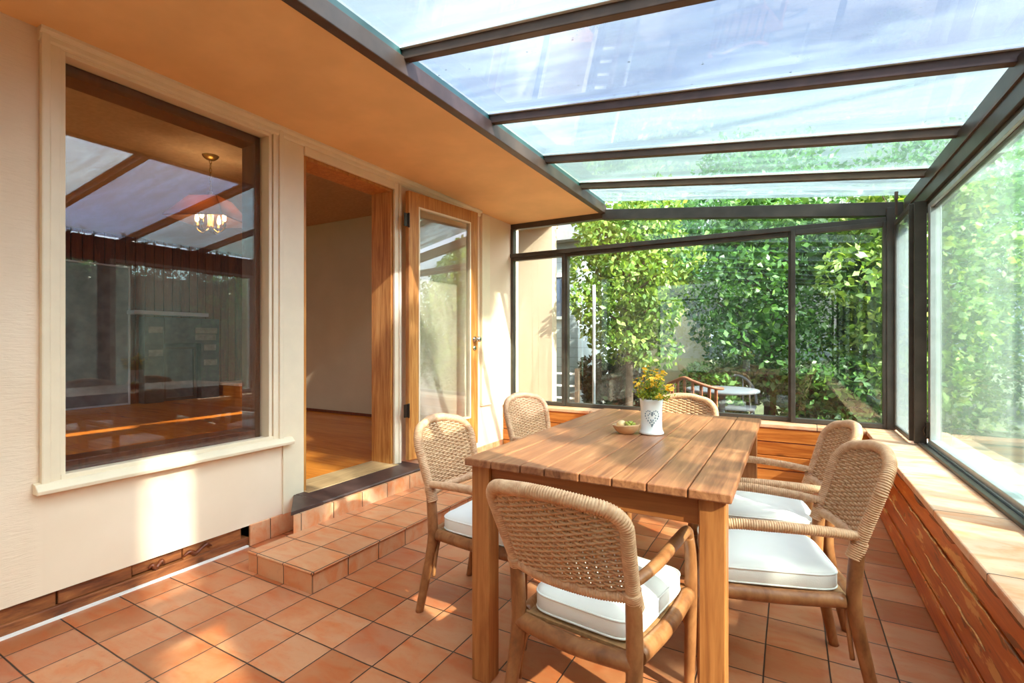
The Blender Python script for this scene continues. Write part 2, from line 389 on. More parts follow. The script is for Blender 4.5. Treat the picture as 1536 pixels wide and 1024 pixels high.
# house wall with openings for the picture window and the doorway
w = MB()
WY0, WY1, WZ0, WZ1 = .885, 1.815, .585, 2.352
DY0, DY1, DZ0, DZ1 = 2.050, 2.865, .19, 2.325
w.box(XI, XW, YR, WY0, .115, 2.6); w.box(XI, XW, WY0, WY1, .115, WZ0); w.box(XI, XW, WY0, WY1, WZ1, 2.6)
w.box(XI, XW, WY1, DY0, .115, 2.6); w.box(XI, XW, DY0, DY1, DZ1, 2.6); w.box(XI, XW, DY0, DY1, .05, DZ0 - .012)
w.box(XI, XW, DY1, 4.86, .115, 2.6)
struct('wall_left', w, M['wall'], 'cream plastered house wall with picture window and doorway', 'wall')
b = MB()
yy = YR
for k, dy in enumerate([1.3, .9, .35, .42, .27, .22, .34, .3, .12]):
    b.box(XI + .02, XW - .012 - .008 * (k % 2), yy, min(yy + dy - .004, 1.66), 0.045 + .006 * (k % 3), .116); yy += dy
    if yy > 1.66: break
b.box(XI + .02, XW - .004, YR, 1.70, 0, .05)
bb = struct('baseboard_left', b, M['rawwood'], 'exposed rough timber strip below the cream wall', 'baseboard', .004)
for (y0, ln, tilt) in [(1.355, .14, .1), (1.20, .07, .05)]:
    d = MB(); pts = [(XW - .002, y0 + ln * k / 5, .072 + .012 * math.sin(k * 2.1) + tilt * .15 * k / 5) for k in range(6)]
    d.tube(pts, [.006, .014, .017, .012, .015, .005], 7, flat=.6); d.build('rotten_patch', M['darkwood'], bb)
struct('trim_1', MB().box(XW - .012, XW + .014, YR, 1.69, 0, .008), M['caulk'], 'white caulk line along the floor edge', 'trim')
# soffit and crown moulding
struct('ceiling', MB().box(XI, -1.625, YR, YB + .03, 2.42, 2.49), M['soffit'], 'orange-beige soffit between house wall and glass roof', 'ceiling')
cm = MB()
cm.prism([(XW, 2.42), (XW + .045, 2.42), (XW + .045, 2.408), (XW + .026, 2.396), (XW + .026, 2.376), (XW + .016, 2.366), (XW, 2.366)], 'y', .80, 4.05)
struct('trim_2', cm, M['trim'], 'cream crown moulding under the soffit', 'trim')

# picture window of the house
win = struct_empty('window_1', 'large picture window in the cream wall, dark room behind', 'window')
def ring(mb, y0, y1, z0, z1, wy, wz, x0, x1, wz0=None):
    wz0 = wz if wz0 is None else wz0
    mb.box(x0, x1, y0, y0 + wy, z0, z1); mb.box(x0, x1, y1 - wy, y1, z0, z1)
    mb.box(x0, x1, y0 + wy, y1 - wy, z1 - wz, z1); mb.box(x0, x1, y0 + wy, y1 - wy, z0, z0 + wz0)
f = MB(); ring(f, .805, 1.90, .545, 2.415, .030, .022, XW, XW + .030); f.build('outer_casing', M['trim'], win, .006)
f = MB(); ring(f, .835, 1.872, .567, 2.393, .034, .030, XW, XW + .018); f.build('flat_casing', M['trim'], win, .003)
f = MB(); ring(f, .868, 1.834, .572, 2.366, .020, .020, XW - .06, XW + .010); f.build('glazing_stop', M['trim'], win, .003)
f = MB(); f.prism([(XW, .535), (XW + .052, .535), (XW + .056, .552), (XW + .03, .575), (XW, .58)], 'y', .785, 1.955); f.build('sill', M['trim'], win, .003)
f = MB(); ring(f, WY0, WY1, WZ0, WZ1, .03, .05, XI, XW - .075); f.build('reveal', M['darkwood'], win, .003)
MB().box(XW - .070, XW - .062, WY0 + .004, WY1 - .004, WZ0 + .004, WZ1 - .004).build('pane', M['glass_house'], win)
# flat cover board between window and doorway
struct('trim_3', MB().box(XW, XW + .012, 1.905, 2.050, .116, 2.366), M['trim'], 'cream flat board between window and doorway', 'trim', .003)
# door frame
dj = MB(); dj.box(XI, XW - .004, DY1 - .03, DY1, DZ0, DZ1); dj.box(XI, XW - .004, DY0, DY0 + .03, DZ0, DZ1); dj.box(XI, XW - .004, DY0 + .03, DY1 - .03, DZ1 - .03, DZ1)
struct('trim_4', dj, M['doorwood'], 'reddish wooden jamb lining the doorway', 'trim', .003)
dc = MB(); dc.box(XW, XW + .022, DY1 - .012, DY1 + .05, .20, 2.366); dc.box(XW, XW + .022, DY0, DY1 - .012, DZ1 - .012, 2.366); dc.box(XW + .022, XW + .034, DY1 + .028, DY1 + .05, .2, 2.366)
struct('trim_5', dc, M['trim'], 'cream casing around the doorway', 'trim', .004)
struct('trim_6', MB().box(XW, XW + .03, 4.07, 4.10, .53, 2.40).box(XW, XW + .016, 4.10, 4.235, .53, 2.40).box(XW, XW + .022, 4.07, 4.25, .515, .53), M['trim'], 'cream vertical moulding beside the glass end wall', 'trim', .004)
# threshold
th = MB(); th.prism([(-2.395, .192), (-2.388, .204), (-2.395, .212), (-2.66, .214), (-2.66, .192)], 'y', 1.99, 2.955); th.prism([(-2.39, 1.77), (-2.39, 1.99), (-2.66, 1.99)], 'z', .192, .213)
struct('trim_7', th, M['threshold'], 'dark brown door threshold above the tiled steps', 'threshold', .003)
struct('trim_8', MB().box(XI, -2.60, DY0 + .001, DY1 - .001, .2, .2165), M['oak'], 'worn pale oak strip inside the doorway', 'threshold', .003)

# tiled steps
st = struct_empty('trim_9', 'terracotta tiled steps below the doorway', 'steps')
S1Y0, S1Y1 = 1.515, 3.60
MB().box(-2.37, -1.9, S1Y0 + .004, S1Y1, -.01, .088).build('step_core', M['riser1'], st)
MB().box(-2.376, -1.892, S1Y0 - .006, S1Y1, .088, .099).build('tread', M['steptop'], st, .004)
MB().box(-2.37, -1.899, S1Y0 - .001, S1Y0 + .004, 0, .088).build('side_riser', M['riserx'], st)
MB().prism([(-2.375, 1.775), (-2.375, 3.0), (-2.652, 3.0), (-2.652, 1.985)], 'z', -.01, .192).build('upper_riser', M['riser2'], st)
MB().box(-2.66, -2.645, 1.70, 2.0, 0, .118).box(-2.66, -2.645, 3.0, 4.5, 0, .118).build('wall_tile', M['riser2'], st, .003)

# open french door, swung back towards the wall
door = struct_empty('door_1', 'wooden glazed door standing open against the cream wall', 'door')
hx, hy = -2.575, 2.925
ang = math.atan2(.82, .095)
door.location = (hx, hy, 0); door.rotation_euler = (0, 0, ang)
DW, DZB, DZT = .825, .235, 2.312
d = MB(); ring(d, 0, DW, DZB, DZT, .105, .11, -.02, .02, .24)
d.xf(Matrix.Rotation(R(-90), 4, 'Z'))
d.build('stile_frame', M['doorwood'], door, .004)
d = MB(); ring(d, .10, DW - .10, DZB + .235, DZT - .105, .014, .014, -.024, .024); d.xf(Matrix.Rotation(R(-90), 4, 'Z')); d.build('glazing_bead', M['trim'], door, .003)
MB().box(.105, DW - .105, -.004, .004, DZB + .24, DZT - .11).build('pane', M['glass_door'], door)
for z in (2.08, .62):
    h = MB(); h.tube([(-.008, -.026, z - .055), (-.008, -.026, z + .055)], .009, 10); h.box(-.05, .0, -.024, -.018, z - .05, z + .05); h.build('hinge', M['darkmetal'], door)
hd = MB(); hx2 = DW - .05
hd.lathe([(.026, 0), (.026, .006), (.012, .008), (.010, .03), (.02, .036), (.026, .05), (.022, .064), (.008, .068)], 20)
hd.xf(Matrix.Translation((hx2, -.02, 1.17)) @ Matrix.Rotation(R(90), 4, 'X')); hd.build('door_knob', M['chrome'], door)
hd = MB(); hd.lathe([(.022, 0), (.022, .005), (.01, .007)], 18); hd.xf(Matrix.Translation((hx2, -.02, 1.09)) @ Matrix.Rotation(R(90), 4, 'X')); hd.build('lock_plate', M['chrome'], door)

# ------------------------------------------------------------------ sunroom frame
struct('trim_10', MB().box(-1.64, -1.585, YR, YB, 2.408, 2.492), M['bronze2'], 'long brown beam where soffit meets glass roof', 'beam', .004)
MB().box(-1.625, -1.60, YR, YB, 2.492, 2.53).build('seal_strip', plain('green_glass_edge', S(44, 78, 72), .3), bpy.data.objects['trim_10'])
def zr(x): return 2.482 - .1186 * (x + 1.61)      # underside of the rafters
XE = .755
RY = [-2.1, -1.4, -.75, -.08, .52, 1.04, 1.80, 2.58, 3.345, 4.06]
names = ['fifth', 'x']
XR = .85
for i, y in enumerate(RY):
    r = MB(); hw = .021
    r.hexa([(-1.60, y - hw, zr(-1.6)), (-1.60, y - hw, zr(-1.6) + .046), (-1.60, y + hw, zr(-1.6)), (-1.60, y + hw, zr(-1.6) + .046),
            (XR, y - hw, zr(XR)), (XR, y - hw, zr(XR) + .046), (XR, y + hw, zr(XR)), (XR, y + hw, zr(XR) + .046)])
    ro = struct('trim_%d' % (11 + i), r, M['bronze2'], 'brown metal rafter under the glass roof', 'rafter', .003)
    ro['group'] = 'roof rafters'
    g = MB(); hw2 = .036
    g.hexa([(-1.60, y - hw2, zr(-1.6) + .046), (-1.60, y - hw2, zr(-1.6) + .053), (-1.60, y + hw2, zr(-1.6) + .046), (-1.60, y + hw2, zr(-1.6) + .053),
            (XR, y - hw2, zr(XR) + .046), (XR, y - hw2, zr(XR) + .053), (XR, y + hw2, zr(XR) + .046), (XR, y + hw2, zr(XR) + .053)])
    g.build('glazing_strip', M['gasket'], ro)
edges = RY + [YB + .02]
for i in range(len(RY)):
    y0, y1 = edges[i] + .012, edges[i + 1] - .012
    g = MB(); za, zb = zr(-1.63) + .054, zr(.80) + .054
    g.hexa([(-1.63, y0, za), (-1.63, y0, za + .008), (-1.63, y1, za), (-1.63, y1, za + .008), (.80, y0, zb), (.80, y0, zb + .008), (.80, y1, zb), (.80, y1, zb + .008)])
    wo = struct_empty('window_%d' % (20 + i), 'weathered glass roof panel between two brown rafters', 'roof window')
    wo['group'] = 'glass roof panels'
    g.build('pane', roofglass[max(0, min(6, i - 3))], wo)
# eave beam
e = MB(); e.box(.745, .765, YR, YB, 2.045, 2.226); e.box(.765, .86, YR, YB, 2.02, 2.20)
eb = struct('trim_30', e, M['bronze'], 'dark eave beam over the side windows', 'beam', .003)
MB().box(.735, .747, YR, 4.6, 2.125, 2.14).build('lip', M['bronze2'], eb)
MB().box(.775, .80, YR, 4.6, 1.985, 2.02).build('head_track', M['bronze'], eb)
# back wall header: flat under soffit, sloped under the roof
h = MB(); h.box(XW, -1.6, YB - .03, YB + .04, 2.362, 2.43)
h.hexa([(-1.62, YB - .035, 2.355), (-1.62, YB - .035, 2.45), (-1.62, YB + .04, 2.355), (-1.62, YB + .04, 2.45), (.74, YB - .035, 2.095), (.74, YB - .035, 2.20), (.74, YB + .04, 2.095), (.74, YB + .04, 2.20)])
struct('trim_31', h, M['bronze'], 'dark sloping header above the glass end wall', 'beam', .003)
MB()
struct('trim_32', MB().box(.632, .688, YB - .07, YB + .02, .484, 2.16), M['bronze'], 'dark corner post of the sunroom', 'post', .004)
struct('trim_33', MB().box(.645, .665, 4.40, 4.42, 2.16, 2.215).box(.648, .662, 4.403, 4.417, 2.05, 2.17), M['bronze2'], 'short brown bracket at the roof corner', 'bracket')
# back windows
def framed(n, label, x0, x1, z0, z1, yc, mat, glass, wv=.035, wh=.035, dep=.03, gd=0):
    o = struct_empty('window_%d' % n, label, 'window')
    f = MB(); f.box(x0, x0 + wv, yc - dep, yc + dep, z0, z1); f.box(x1 - wv, x1, yc - dep, yc + dep, z0, z1)
    f.box(x0 + wv, x1 - wv, yc - dep, yc + dep, z0, z0 + wh); f.box(x0 + wv, x1 - wv, yc - dep, yc + dep, z1 - wh, z1)
    f.build('frame', mat, o, .003)
    MB().box(x0 + wv - .006, x1 - wv + .006, yc - .003 + gd, yc + .003 + gd, z0 + wh - .006, z1 - wh + .006).build('pane', glass, o)
    return o
RZ = 2.058
framed(2, 'narrow fixed pane beside the cream wall', XW, -2.02, .488, RZ, YB, M['bronze'], M['glass_back'], .032)
framed(3, 'wide glass pane of the end wall behind the table', -2.02, .01, .488, RZ, YB + .012, M['bronze'], M['glass_back'], .028)
framed(4, 'sliding glass pane at the far corner of the end wall', .0, .645, .488, RZ, YB - .03, M['bronze'], M['glass_back'], .034)
o = struct_empty('window_5', 'long sloping transom pane above the end wall windows', 'window')
g = MB(); g.hexa([(XW + .03, YB - .003, RZ + .02), (XW + .03, YB - .003, 2.37), (XW + .03, YB + .003, RZ + .02), (XW + .03, YB + .003, 2.37),
                  (-1.62, YB - .003, RZ + .02), (-1.62, YB - .003, 2.37), (-1.62, YB + .003, RZ + .02), (-1.62, YB + .003, 2.37)])
g.hexa([(-1.62, YB - .003, RZ + .02), (-1.62, YB - .003, 2.37), (-1.62, YB + .003, RZ + .02), (-1.62, YB + .003, 2.37),
        (.66, YB - .003, RZ + .02), (.66, YB - .003, 2.115), (.66, YB + .003, RZ + .02), (.66, YB + .003, 2.115)])
g.build('pane', M['glass_back'], o)
f = MB(); f.box(XW, .645, YB - .045, YB + .03, RZ, RZ + .04); f.box(XW, XW + .034, YB - .035, YB + .035, RZ + .04, 2.37); f.build('rail', M['bronze'], o, .003)
# side windows
def sframed(n, label, y0, y1, z0, z1, xc, mat, glass, wy=.035, wz=.035, dep=.02):
    o = struct_empty('window_%d' % n, label, 'window')
    f = MB(); ring(f, y0, y1, z0, z1, wy, wz, xc - dep, xc + dep); f.build('frame', mat, o, .003)
    MB().box(xc - .003, xc + .003, y0 + wy - .006, y1 - wy + .006, z0 + wz - .006, z1 - wz + .006).build('pane', glass, o)
    return o
sframed(6, 'narrow hazy side pane in the far corner', 4.10, 4.645, .50, 2.05, .690, M['bronze'], M['glass_side_hazy'], .022, .03, .014)
struct('trim_34', MB().box(.693, .757, 4.045, 4.06, .495, 2.05).box(.705, .757, 4.075, 4.10, .495, 2.05).box(.715, .757, 4.06, 4.075, .495, 2.05), M['bronze'], 'dark side mullion beside the hazy corner pane', 'post', .002)
s7 = sframed(7, 'big sliding side pane with pale grey frame', 2.44, 4.03, .505, 2.02, .787, M['alu'], M['glass_side'], .055, .03, .028)
la = MB(); la.box(.742, .757, 3.985, 4.02, .54, .64); la.tube([(.742, 4.0, .56), (.732, 4.0, .59), (.742, 4.0, .62)], .006, 8); la.build('latch', M['darkmetal'], s7)
struct('trim_35', MB().box(.725, .83, 2.375, 2.43, .49, 2.05), M['bronze2'], 'brown side mullion nearest the camera', 'post', .003)
sframed(8, 'side pane nearest the camera', .85, 2.375, .50, 2.02, .79, M['bronze'], M['glass_side'])
struct('trim_36', MB().box(.73, .83, .80, .85, .49, 2.05), M['bronze2'], 'brown side mullion out beside the camera', 'post', .003)
sframed(9, 'side pane behind the camera', -.75, .80, .50, 2.02, .79, M['bronze'], M['glass_side'])
sframed(10, 'rear side pane behind the camera', -2.05, -.75, .50, 2.02, .79, M['bronze'], M['glass_side'])
tk = MB(); tk.box(.715, .742, YR, 4.62, .484, .502); tk.box(.742, .755, YR, 4.62, .484, .494)
to = struct('trim_37', tk, M['bronze'], 'dark lower track of the side windows', 'track', .002)
MB().box(.755, .84, YR, 4.10, .484, .505).build('aluminium_track', M['alu'], to, .003)
# ledge and low walls
struct('trim_38', MB().box(.492, 1.0, YR, YB, .452, .484), M['ledge'], 'pale sandstone sill along the side windows', 'sill', .006)
struct('trim_39', MB().box(XW, .492, 4.505, 4.76, .452, .484), M['ledgeback'], 'pale sandstone sill under the end wall glass', 'sill', .006)
w = MB()
for k in range(4):
    w.box(.506 + .006 * (k % 2), .70, YR, 4.6, .006 + k * .112, .006 + (k + 1) * .112 - .004)
w.box(.53, .72, YR, 4.7, 0, .452)
wr = struct('wall_right', w, M['cedar'], 'low wall of varnished reddish boards under the side sill', 'wall', .004)
p = MB()
rp = random.Random(3)
y = 1.0; pts = []
while y < 4.4:
    pts.append((.500 + rp.uniform(-.002, .006), y, .446 + rp.uniform(-.012, .008))); y += rp.uniform(.03, .09)
p.tube(pts, [rp.uniform(.003, .010) for _ in pts], 6, step=.05); p.build('splintered_edge', M['rawwood'], wr)
for zz_ in (.342, .231):
    p = MB(); y = 1.4
    while y < 4.3:
        ln = rp.uniform(.08, .5)
        if rp.random() < .6:
            n_ = max(3, int(ln / .05)); p.tube([(.505 + rp.uniform(-.002, .001), y + ln * k / n_, zz_ + rp.uniform(-.004, .004)) for k in range(n_ + 1)], [.0012] + [rp.uniform(.002, .005) for _ in range(n_ - 1)] + [.0012], 5, step=.05)
        y += ln
    p.build('peeled_edge', M['peeled'], wr)
w = MB()
for k in range(4):
    w.box(XW, .51, 4.52 - .006 * (k % 2), 4.70, .006 + k * .112, .006 + (k + 1) * .112 - .004)
w.box(XW, .53, 4.535, 4.70, 0, .452)
struct('wall_back', w, M['cedarx'], 'low wall of honey coloured boards under the end wall glass', 'wall', .004)
struct('wall_rear', MB().box(XI, .9, YR - .12, YR, -.1, .46), M['cedarx'], 'low wall of boards behind the camera', 'wall')
framed(15, 'left added glass pane behind the camera, letting in fill light', XW, -.95, .46, 2.10, YR - .05, M['bronze'], M['glass_back'])  # both rear panes are unseen, added to let in more sky light
framed(16, 'right added glass pane behind the camera, letting in fill light', -.95, .735, .46, 2.10, YR - .05, M['bronze'], M['glass_back'])

# ------------------------------------------------------------------ room inside the house
IX, IZ, IC = -8.75, .2, 2.74
f = MB()
for k in range(62):
    y0 = -1.2 + k * .12; f.box(IX, XI, y0, y0 + .119, .12, IZ)
struct('floor_interior', f, M['intfloor'], 'glossy orange wood floor inside the house', 'floor')
struct('ceiling_interior', MB().box(IX - .2, XI, -1.4, 6.4, IC, IC + .2), M['intceil'], 'textured ceiling inside the house', 'ceiling')
pw = MB()
for k in range(60):
    y0 = -1.3 + k * .13; pw.prism([(IX - .03, y0), (IX + .012, y0 + .004), (IX + .012, y0 + .122), (IX - .03, y0 + .13)], 'z', IZ, IC)
pw.box(IX - .15, IX - .02, -1.4, 6.4, 0, IC)
struct('wall_interior_far', pw, M['darkwood'], 'dark vertical board panelling on the far room wall', 'wall')
iw = MB(); iw.box(IX, -8.6, -1.4, -1.25, 0, IC); iw.box(-3.2, XI, -1.4, -1.25, 0, IC); iw.box(-8.6, -3.2, -1.4, -1.25, 0, .3); iw.box(-8.6, -3.2, -1.4, -1.25, 2.6, IC)
struct('wall_interior_side', iw, M['intwall'], 'beige side wall inside the house with an added opening for daylight', 'wall')
framed(17, 'added unseen window that brightens the room inside the house', -8.6, -3.2, .3, 2.6, -1.33, M['trim'], M['glass_back'])  # added out of view so sky light reaches the inner room
struct('wall_interior_partition', MB().box(-6.15, XI, 4.57, 4.69, 0.1, IC), M['intwall'], 'beige wall seen through the doorway', 'wall')
struct('wall_interior_end', MB().box(IX, XI, 6.2, 6.35, 0, IC), M['intwall'], 'end wall inside the house', 'wall')
struct('baseboard_interior', MB().box(-6.15, XI, 4.555, 4.57, IZ, IZ + .035), M['darkwood'], 'thin dark baseboard of the beige room wall', 'baseboard', .003)
fp = thing('fireplace', 'black brick fireplace with grey mantel seen through the picture window', 'fireplace', (IX + .012, 4.36, IZ))
q = MB(); q.box(0, .18, -.55, -.28, 0, 1.33); q.box(0, .18, .28, .58, 0, 1.33); q.box(0, .18, -.28, .28, .92, 1.33); q.box(0, .06, -.28, .28, 0, .92)
q.build('surround', M['fireblack'], fp, .006)
brk = plain('brown_brick', S(112, 100, 88), .7, nscale=14, namp=.3)
for (yy_, zz_, ww_) in [(-.50, 1.08, .2), (.18, 1.08, .36), (.18, .97, .34), (-.5, .72, .2), (.32, .55, .22), (.32, .8, .2)]: MB().box(.18, .19, yy_, yy_ + ww_, zz_, zz_ + .1).build('brick_face', brk, fp, .004)
MB().box(0, .26, -.72, .36, 1.36, 1.42).build('mantel', M['mantel'], fp, .006)
q = MB(); ring(q, -.24, .24, .02, .86, .03, .03, .06, .09); q.build('firebox_frame', M['darkmetal'], fp)
he = thing('hearth_bench', 'orange wood corner bench with pale stone top near the fireplace', 'bench', (IX + .3, 5.44, IZ))
MB().box(-.28, .35, -.42, .5, 0, .20).build('base', M['intfloor'], he, .006)
MB().box(-.28, .40, -.47, .55, .20, .245).build('stone_top', M['hearthtop'], he, .006)
sp_ = thing('slate_panel', 'tall slate grey panel leaning flat on the dark room wall', 'panel', (IX + .02, 3.22, IZ))
q = MB(); q.box(0, .03, -.62, .44, .01, 2.05); q.build('board', M['slate'], sp_, .004)
q = MB(); ring(q, -.64, .46, .0, 2.08, .025, .025, 0, .045); q.build('edge_strip', M['mantel'], sp_, .003)
# chandelier
ch = thing('chandelier', 'brass chandelier with smoked glass shade and lit bulbs inside the house', 'lamp', (-4.33, 2.425, IC)); ch.scale = (1.12, 1.12, 1.24)
MB().lathe([(.0, -.03), (.03, -.028), (.05, -.014), (.058, 0)], 24, caps=False).build('canopy', M['brass'], ch)
q = MB()
for k in range(7):
    z = -.04 - k * .03; n = 10; a0 = 0 if k % 2 else math.pi / 2
    ptsc = [(.008 * math.cos(a0) * math.cos(2 * math.pi * j / n), .008 * math.sin(a0) * math.cos(2 * math.pi * j / n), z + .019 * math.sin(2 * math.pi * j / n)) for j in range(n)]
    q.tube(ptsc, .0026, 5, closed=True, step=.01)
q.build('chain', M['brass'], ch)
q = MB(); q.lathe([(.012, -.245), (.022, -.26), (.016, -.28), (.02, -.36), (.02, -.48), (.03, -.49), (.022, -.52), (.004, -.53)], 16); q.build('stem', M['brass'], ch)
for k in range(4):
    a = k * math.pi / 2 + .5; ca, sa = math.cos(a), math.sin(a)
    def rr_(x, y, z): return (x * ca - y * sa, x * sa + y * ca, z)
    r1, z1, r2, z2 = .10, -.30, .215, -.455
    v = [rr_(r1, -r1, z1), rr_(r1, r1, z1), rr_(r2, r2, z2), rr_(r2, -r2, z2)]
    v2 = [rr_(r1 + .006, -r1, z1 + .004), rr_(r1 + .006, r1, z1 + .004), rr_(r2 + .006, r2, z2 + .004), rr_(r2 + .006, -r2, z2 + .004)]
    MB().add(v + v2, [(0, 1, 2, 3), (7, 6, 5, 4), (0, 4, 5, 1), (1, 5, 6, 2), (2, 6, 7, 3), (3, 7, 4, 0)]).build('shade_panel', M['shade'], ch)
    q = MB(); q.tube([rr_(.015, 0, -.50), rr_(.06, 0, -.53), rr_(.1, 0, -.51), rr_(.105, 0, -.49)], .005, 6); q.lathe([(.012, -.49), (.014, -.48), (.012, -.455)], 10, rr_(.105, 0, 0)); q.build('arm', M['brass'], ch)
    q = MB(); q.lathe([(.005, -.455), (.014, -.44), (.013, -.42), (.003, -.39)], 10, rr_(.105, 0, 0)); q.build('bulb', M['bulb'], ch)
    ld = bpy.data.lights.new('bulb_light', 'POINT'); ld.energy = 1.6; ld.color = (1, .66, .34); ld.shadow_soft_size = .03
    lo_ = bpy.data.objects.new('bulb_light', ld); C.objects.link(lo_); lo_.parent = ch; lo_.location = rr_(.07, 0, -.40)

# ------------------------------------------------------------------ dining table
TX0, TX1, TY0, TY1, TZ = -.966, -.130, 1.385, 2.822, .757
tb = thing('dining_table', 'rectangular teak plank dining table in the middle of the tiled floor', 'table', ((TX0 + TX1) / 2, (TY0 + TY1) / 2, 0))
ox, oy = (TX0 + TX1) / 2, (TY0 + TY1) / 2
q = MB(); xs = [0, .106, .214, .30, .415, .515, .615, .725, .836]
rt = random.Random(5)
for k in range(8):
    q.box(TX0 - ox + xs[k] + .0016, TX0 - ox + xs[k + 1] - .0016, TY0 - oy - rt.uniform(0, .004), TY1 - oy, TZ - .026 - rt.uniform(0, .001), TZ - rt.uniform(0, .0012))
q.build('tabletop', M['tabletop'], tb, .004)
HL = .034
for (x, y) in ((TX0 + .052, TY0 + .052), (TX1 - .052, TY0 + .052), (TX0 + .052, TY1 - .052), (TX1 - .052, TY1 - .052)):
    MB().box(x - HL - ox, x + HL - ox, y - HL - oy, y + HL - oy, 0, TZ - .028).build('leg', M['tableleg'], tb, .004)
for y in (TY0 + .047, TY1 - .047):
    MB().box(TX0 + .087 - ox, TX1 - .087 - ox, y - .013 - oy, y + .013 - oy, TZ - .105, TZ - .0285).build('apron', M['apron'], tb, .003)
for x in (TX0 + .047, TX1 - .047):
    MB().box(x - .013 - ox, x + .013 - ox, TY0 + .087 - oy, TY1 - .087 - oy, TZ - .105, TZ - .0285).build('side_apron', M['apron2'], tb, .003)

# ------------------------------------------------------------------ rattan armchairs
def make_chair(name, label, loc, rz, lean=22, hgt=.288, w=.178, wf=.203, top=.19, sc=1.0, wrapped_arm=True, cr=.09):
    c = thing(name, label, 'chair', loc, rz, 'rattan armchairs around the table'); c.scale = (sc, sc, sc)
    yj, zj = -.225, .503
    sl, cl = math.sin(R(lean)), math.cos(R(lean))
    def bp(x, u, bow=.0):     # point on the back plane: x across, u up the back
        k = (x / w)
        return (x, yj - sl * u - .035 * (1 - k * k) * min(1, u / .05 if bow else 1) * .9, zj + cl * u)
    # rear legs
    for s in (-1, 1):
        q = MB(); q.tube([(s * (w + .012), yj - .055, 0), (s * (w + .008), yj - .03, .12), (s * w, yj + .004, .30), (s * w, yj + .006, .40), (s * w, yj - .004, zj + .03)], [.017, .019, .0215, .022, .021], 12)
        q.build('leg', M['cane'], c)
        q = MB(); q.tube([(s * wf, .225, 0), (s * (wf + .004), .228, .12), (s * (wf + .008), .225, .34), (s * (wf + .010), .215, .46), (s * (wf + .010), .19, .532)], [.016, .018, .021, .019, .017], 12)
        q.build('leg', M['cane'], c)
        ua = (.545 - zj) / cl
        pb = bp(s * w, ua)
        q = MB(); q.tube([(pb[0], pb[1], pb[2]), (s * (w + .022), pb[1] + .12, .558), (s * (wf + .018), .03, .566), (s * (wf + .014), .14, .562), (s * (wf + .011), .185, .545), (s * (wf + .010), .203, .50)], [.014, .016, .017, .0165, .0165, .017], 12, step=.0016 if wrapped_arm else .012, wrap=(.0072, .0026) if wrapped_arm else None)
        q.build('arm', M['rattan'] if wrapped_arm else M['cane'], c)
        q = MB(); q.tube([bp(s * w, -.03), bp(s * w, .028)], .0225, 14, step=.0014, wrap=(.007, .003)); q.build('joint_binding', M['rattan'], c)
        q = MB(); q.tube([(s * (w - .002), -.19, .34), (s * (w + .012), .0, .335), (s * (wf + .004), .21, .34)], .0235, 12)
        q.build('side_rail', M['cane'], c)
        q = MB(); q.tube([(s * (w - .03), yj + .02, .318), (s * (w - .004), yj + .02, .24), (s * w, yj + .012, .16)], .0075, 8); q.build('brace', M['cane'], c)
        q = MB(); q.tube([(s * (wf - .06), .218, .322), (s * (wf - .012), .222, .25), (s * (wf + .0), .226, .17)], .0075, 8); q.build('brace', M['cane'], c)
    q = MB(); q.tube([(-wf, .215, .34), (0, .228, .335), (wf, .215, .34)], .0235, 12); q.build('front_rail', M['cane'], c)
    q = MB(); q.tube([(-w, yj + .01, .335), (0, yj - .004, .33), (w, yj + .01, .335)], .024, 12); q.build('rear_rail', M['cane'], c)
    q = MB(); n = 14
    q.prism([(-w + .005, -.20), (w - .005, -.20), (wf - .01, .205), (-wf + .01, .205)], 'z', .344, .354); q.build('seat_panel', M['seatcane'], c)
    # back hoop
    CR = cr
    def half(u):              # half width of the hoop at height u
        f = w * (1 + .10 * min(1, max(0, u) / (hgt - CR)))
        if u > hgt - CR:
            t_ = min(1, (u - (hgt - CR)) / CR); f = f - CR * (1 - math.sqrt(max(0, 1 - t_ * t_)))
        return f
    hp = []
    for u in (0, .06, .12, .18, hgt - CR): hp.append((-half(u), u))
    for k in range(1, 6):
        a = math.pi / 2 * k / 6; hp.append((-w * 1.10 + CR * (1 - math.cos(a)), hgt - CR + CR * math.sin(a)))
    hp.append((-w * 1.10 + CR + .008, hgt + .003)); hp.append((-.05, hgt + .014)); hp.append((0, hgt + .016))
    hp = hp + [(-x, u) for (x, u) in reversed(hp[:-1])]
    q = MB(); q.tube([bp(x, u) for x, u in hp], .0178, 12, step=.0015, wrap=(.0072, .0034)); q.build('back_frame', M['rattan'], c)
    q = MB(); q.tube([bp(-w + .006, .006), bp(-w * .5, .002), bp(0, .002), bp(w * .5, .002), bp(w - .006, .006)], .0155, 12, step=.0015, wrap=(.0070, .003)); q.build('lower_back_rail', M['rattan'], c)
    # woven panel: upright stakes and strands passing over and under
    def inside(x):            # top of the opening at x
        xa = abs(x); we = w * 1.10
        if xa < we - CR: return hgt + .004
        t_ = min(1, (xa - (we - CR)) / CR); return hgt - CR + CR * math.sqrt(max(0, 1 - t_ * t_)) - .002
    ns = 13; q = MB(); sx = [(-w + .022) + (2 * w - .044) * k / (ns - 1) for k in range(ns)]
    nrm = Vector((0, -cl, -sl))
    for x in sx:
        tp = inside(x)
        for dx in (-.0045, .0045):
            q.tube([bp(x + dx, .004), bp(x + dx, tp * .5), bp(x + dx, tp)], .0030, 5, step=.05)
    nr_ = int((hgt - .02) / .0086)
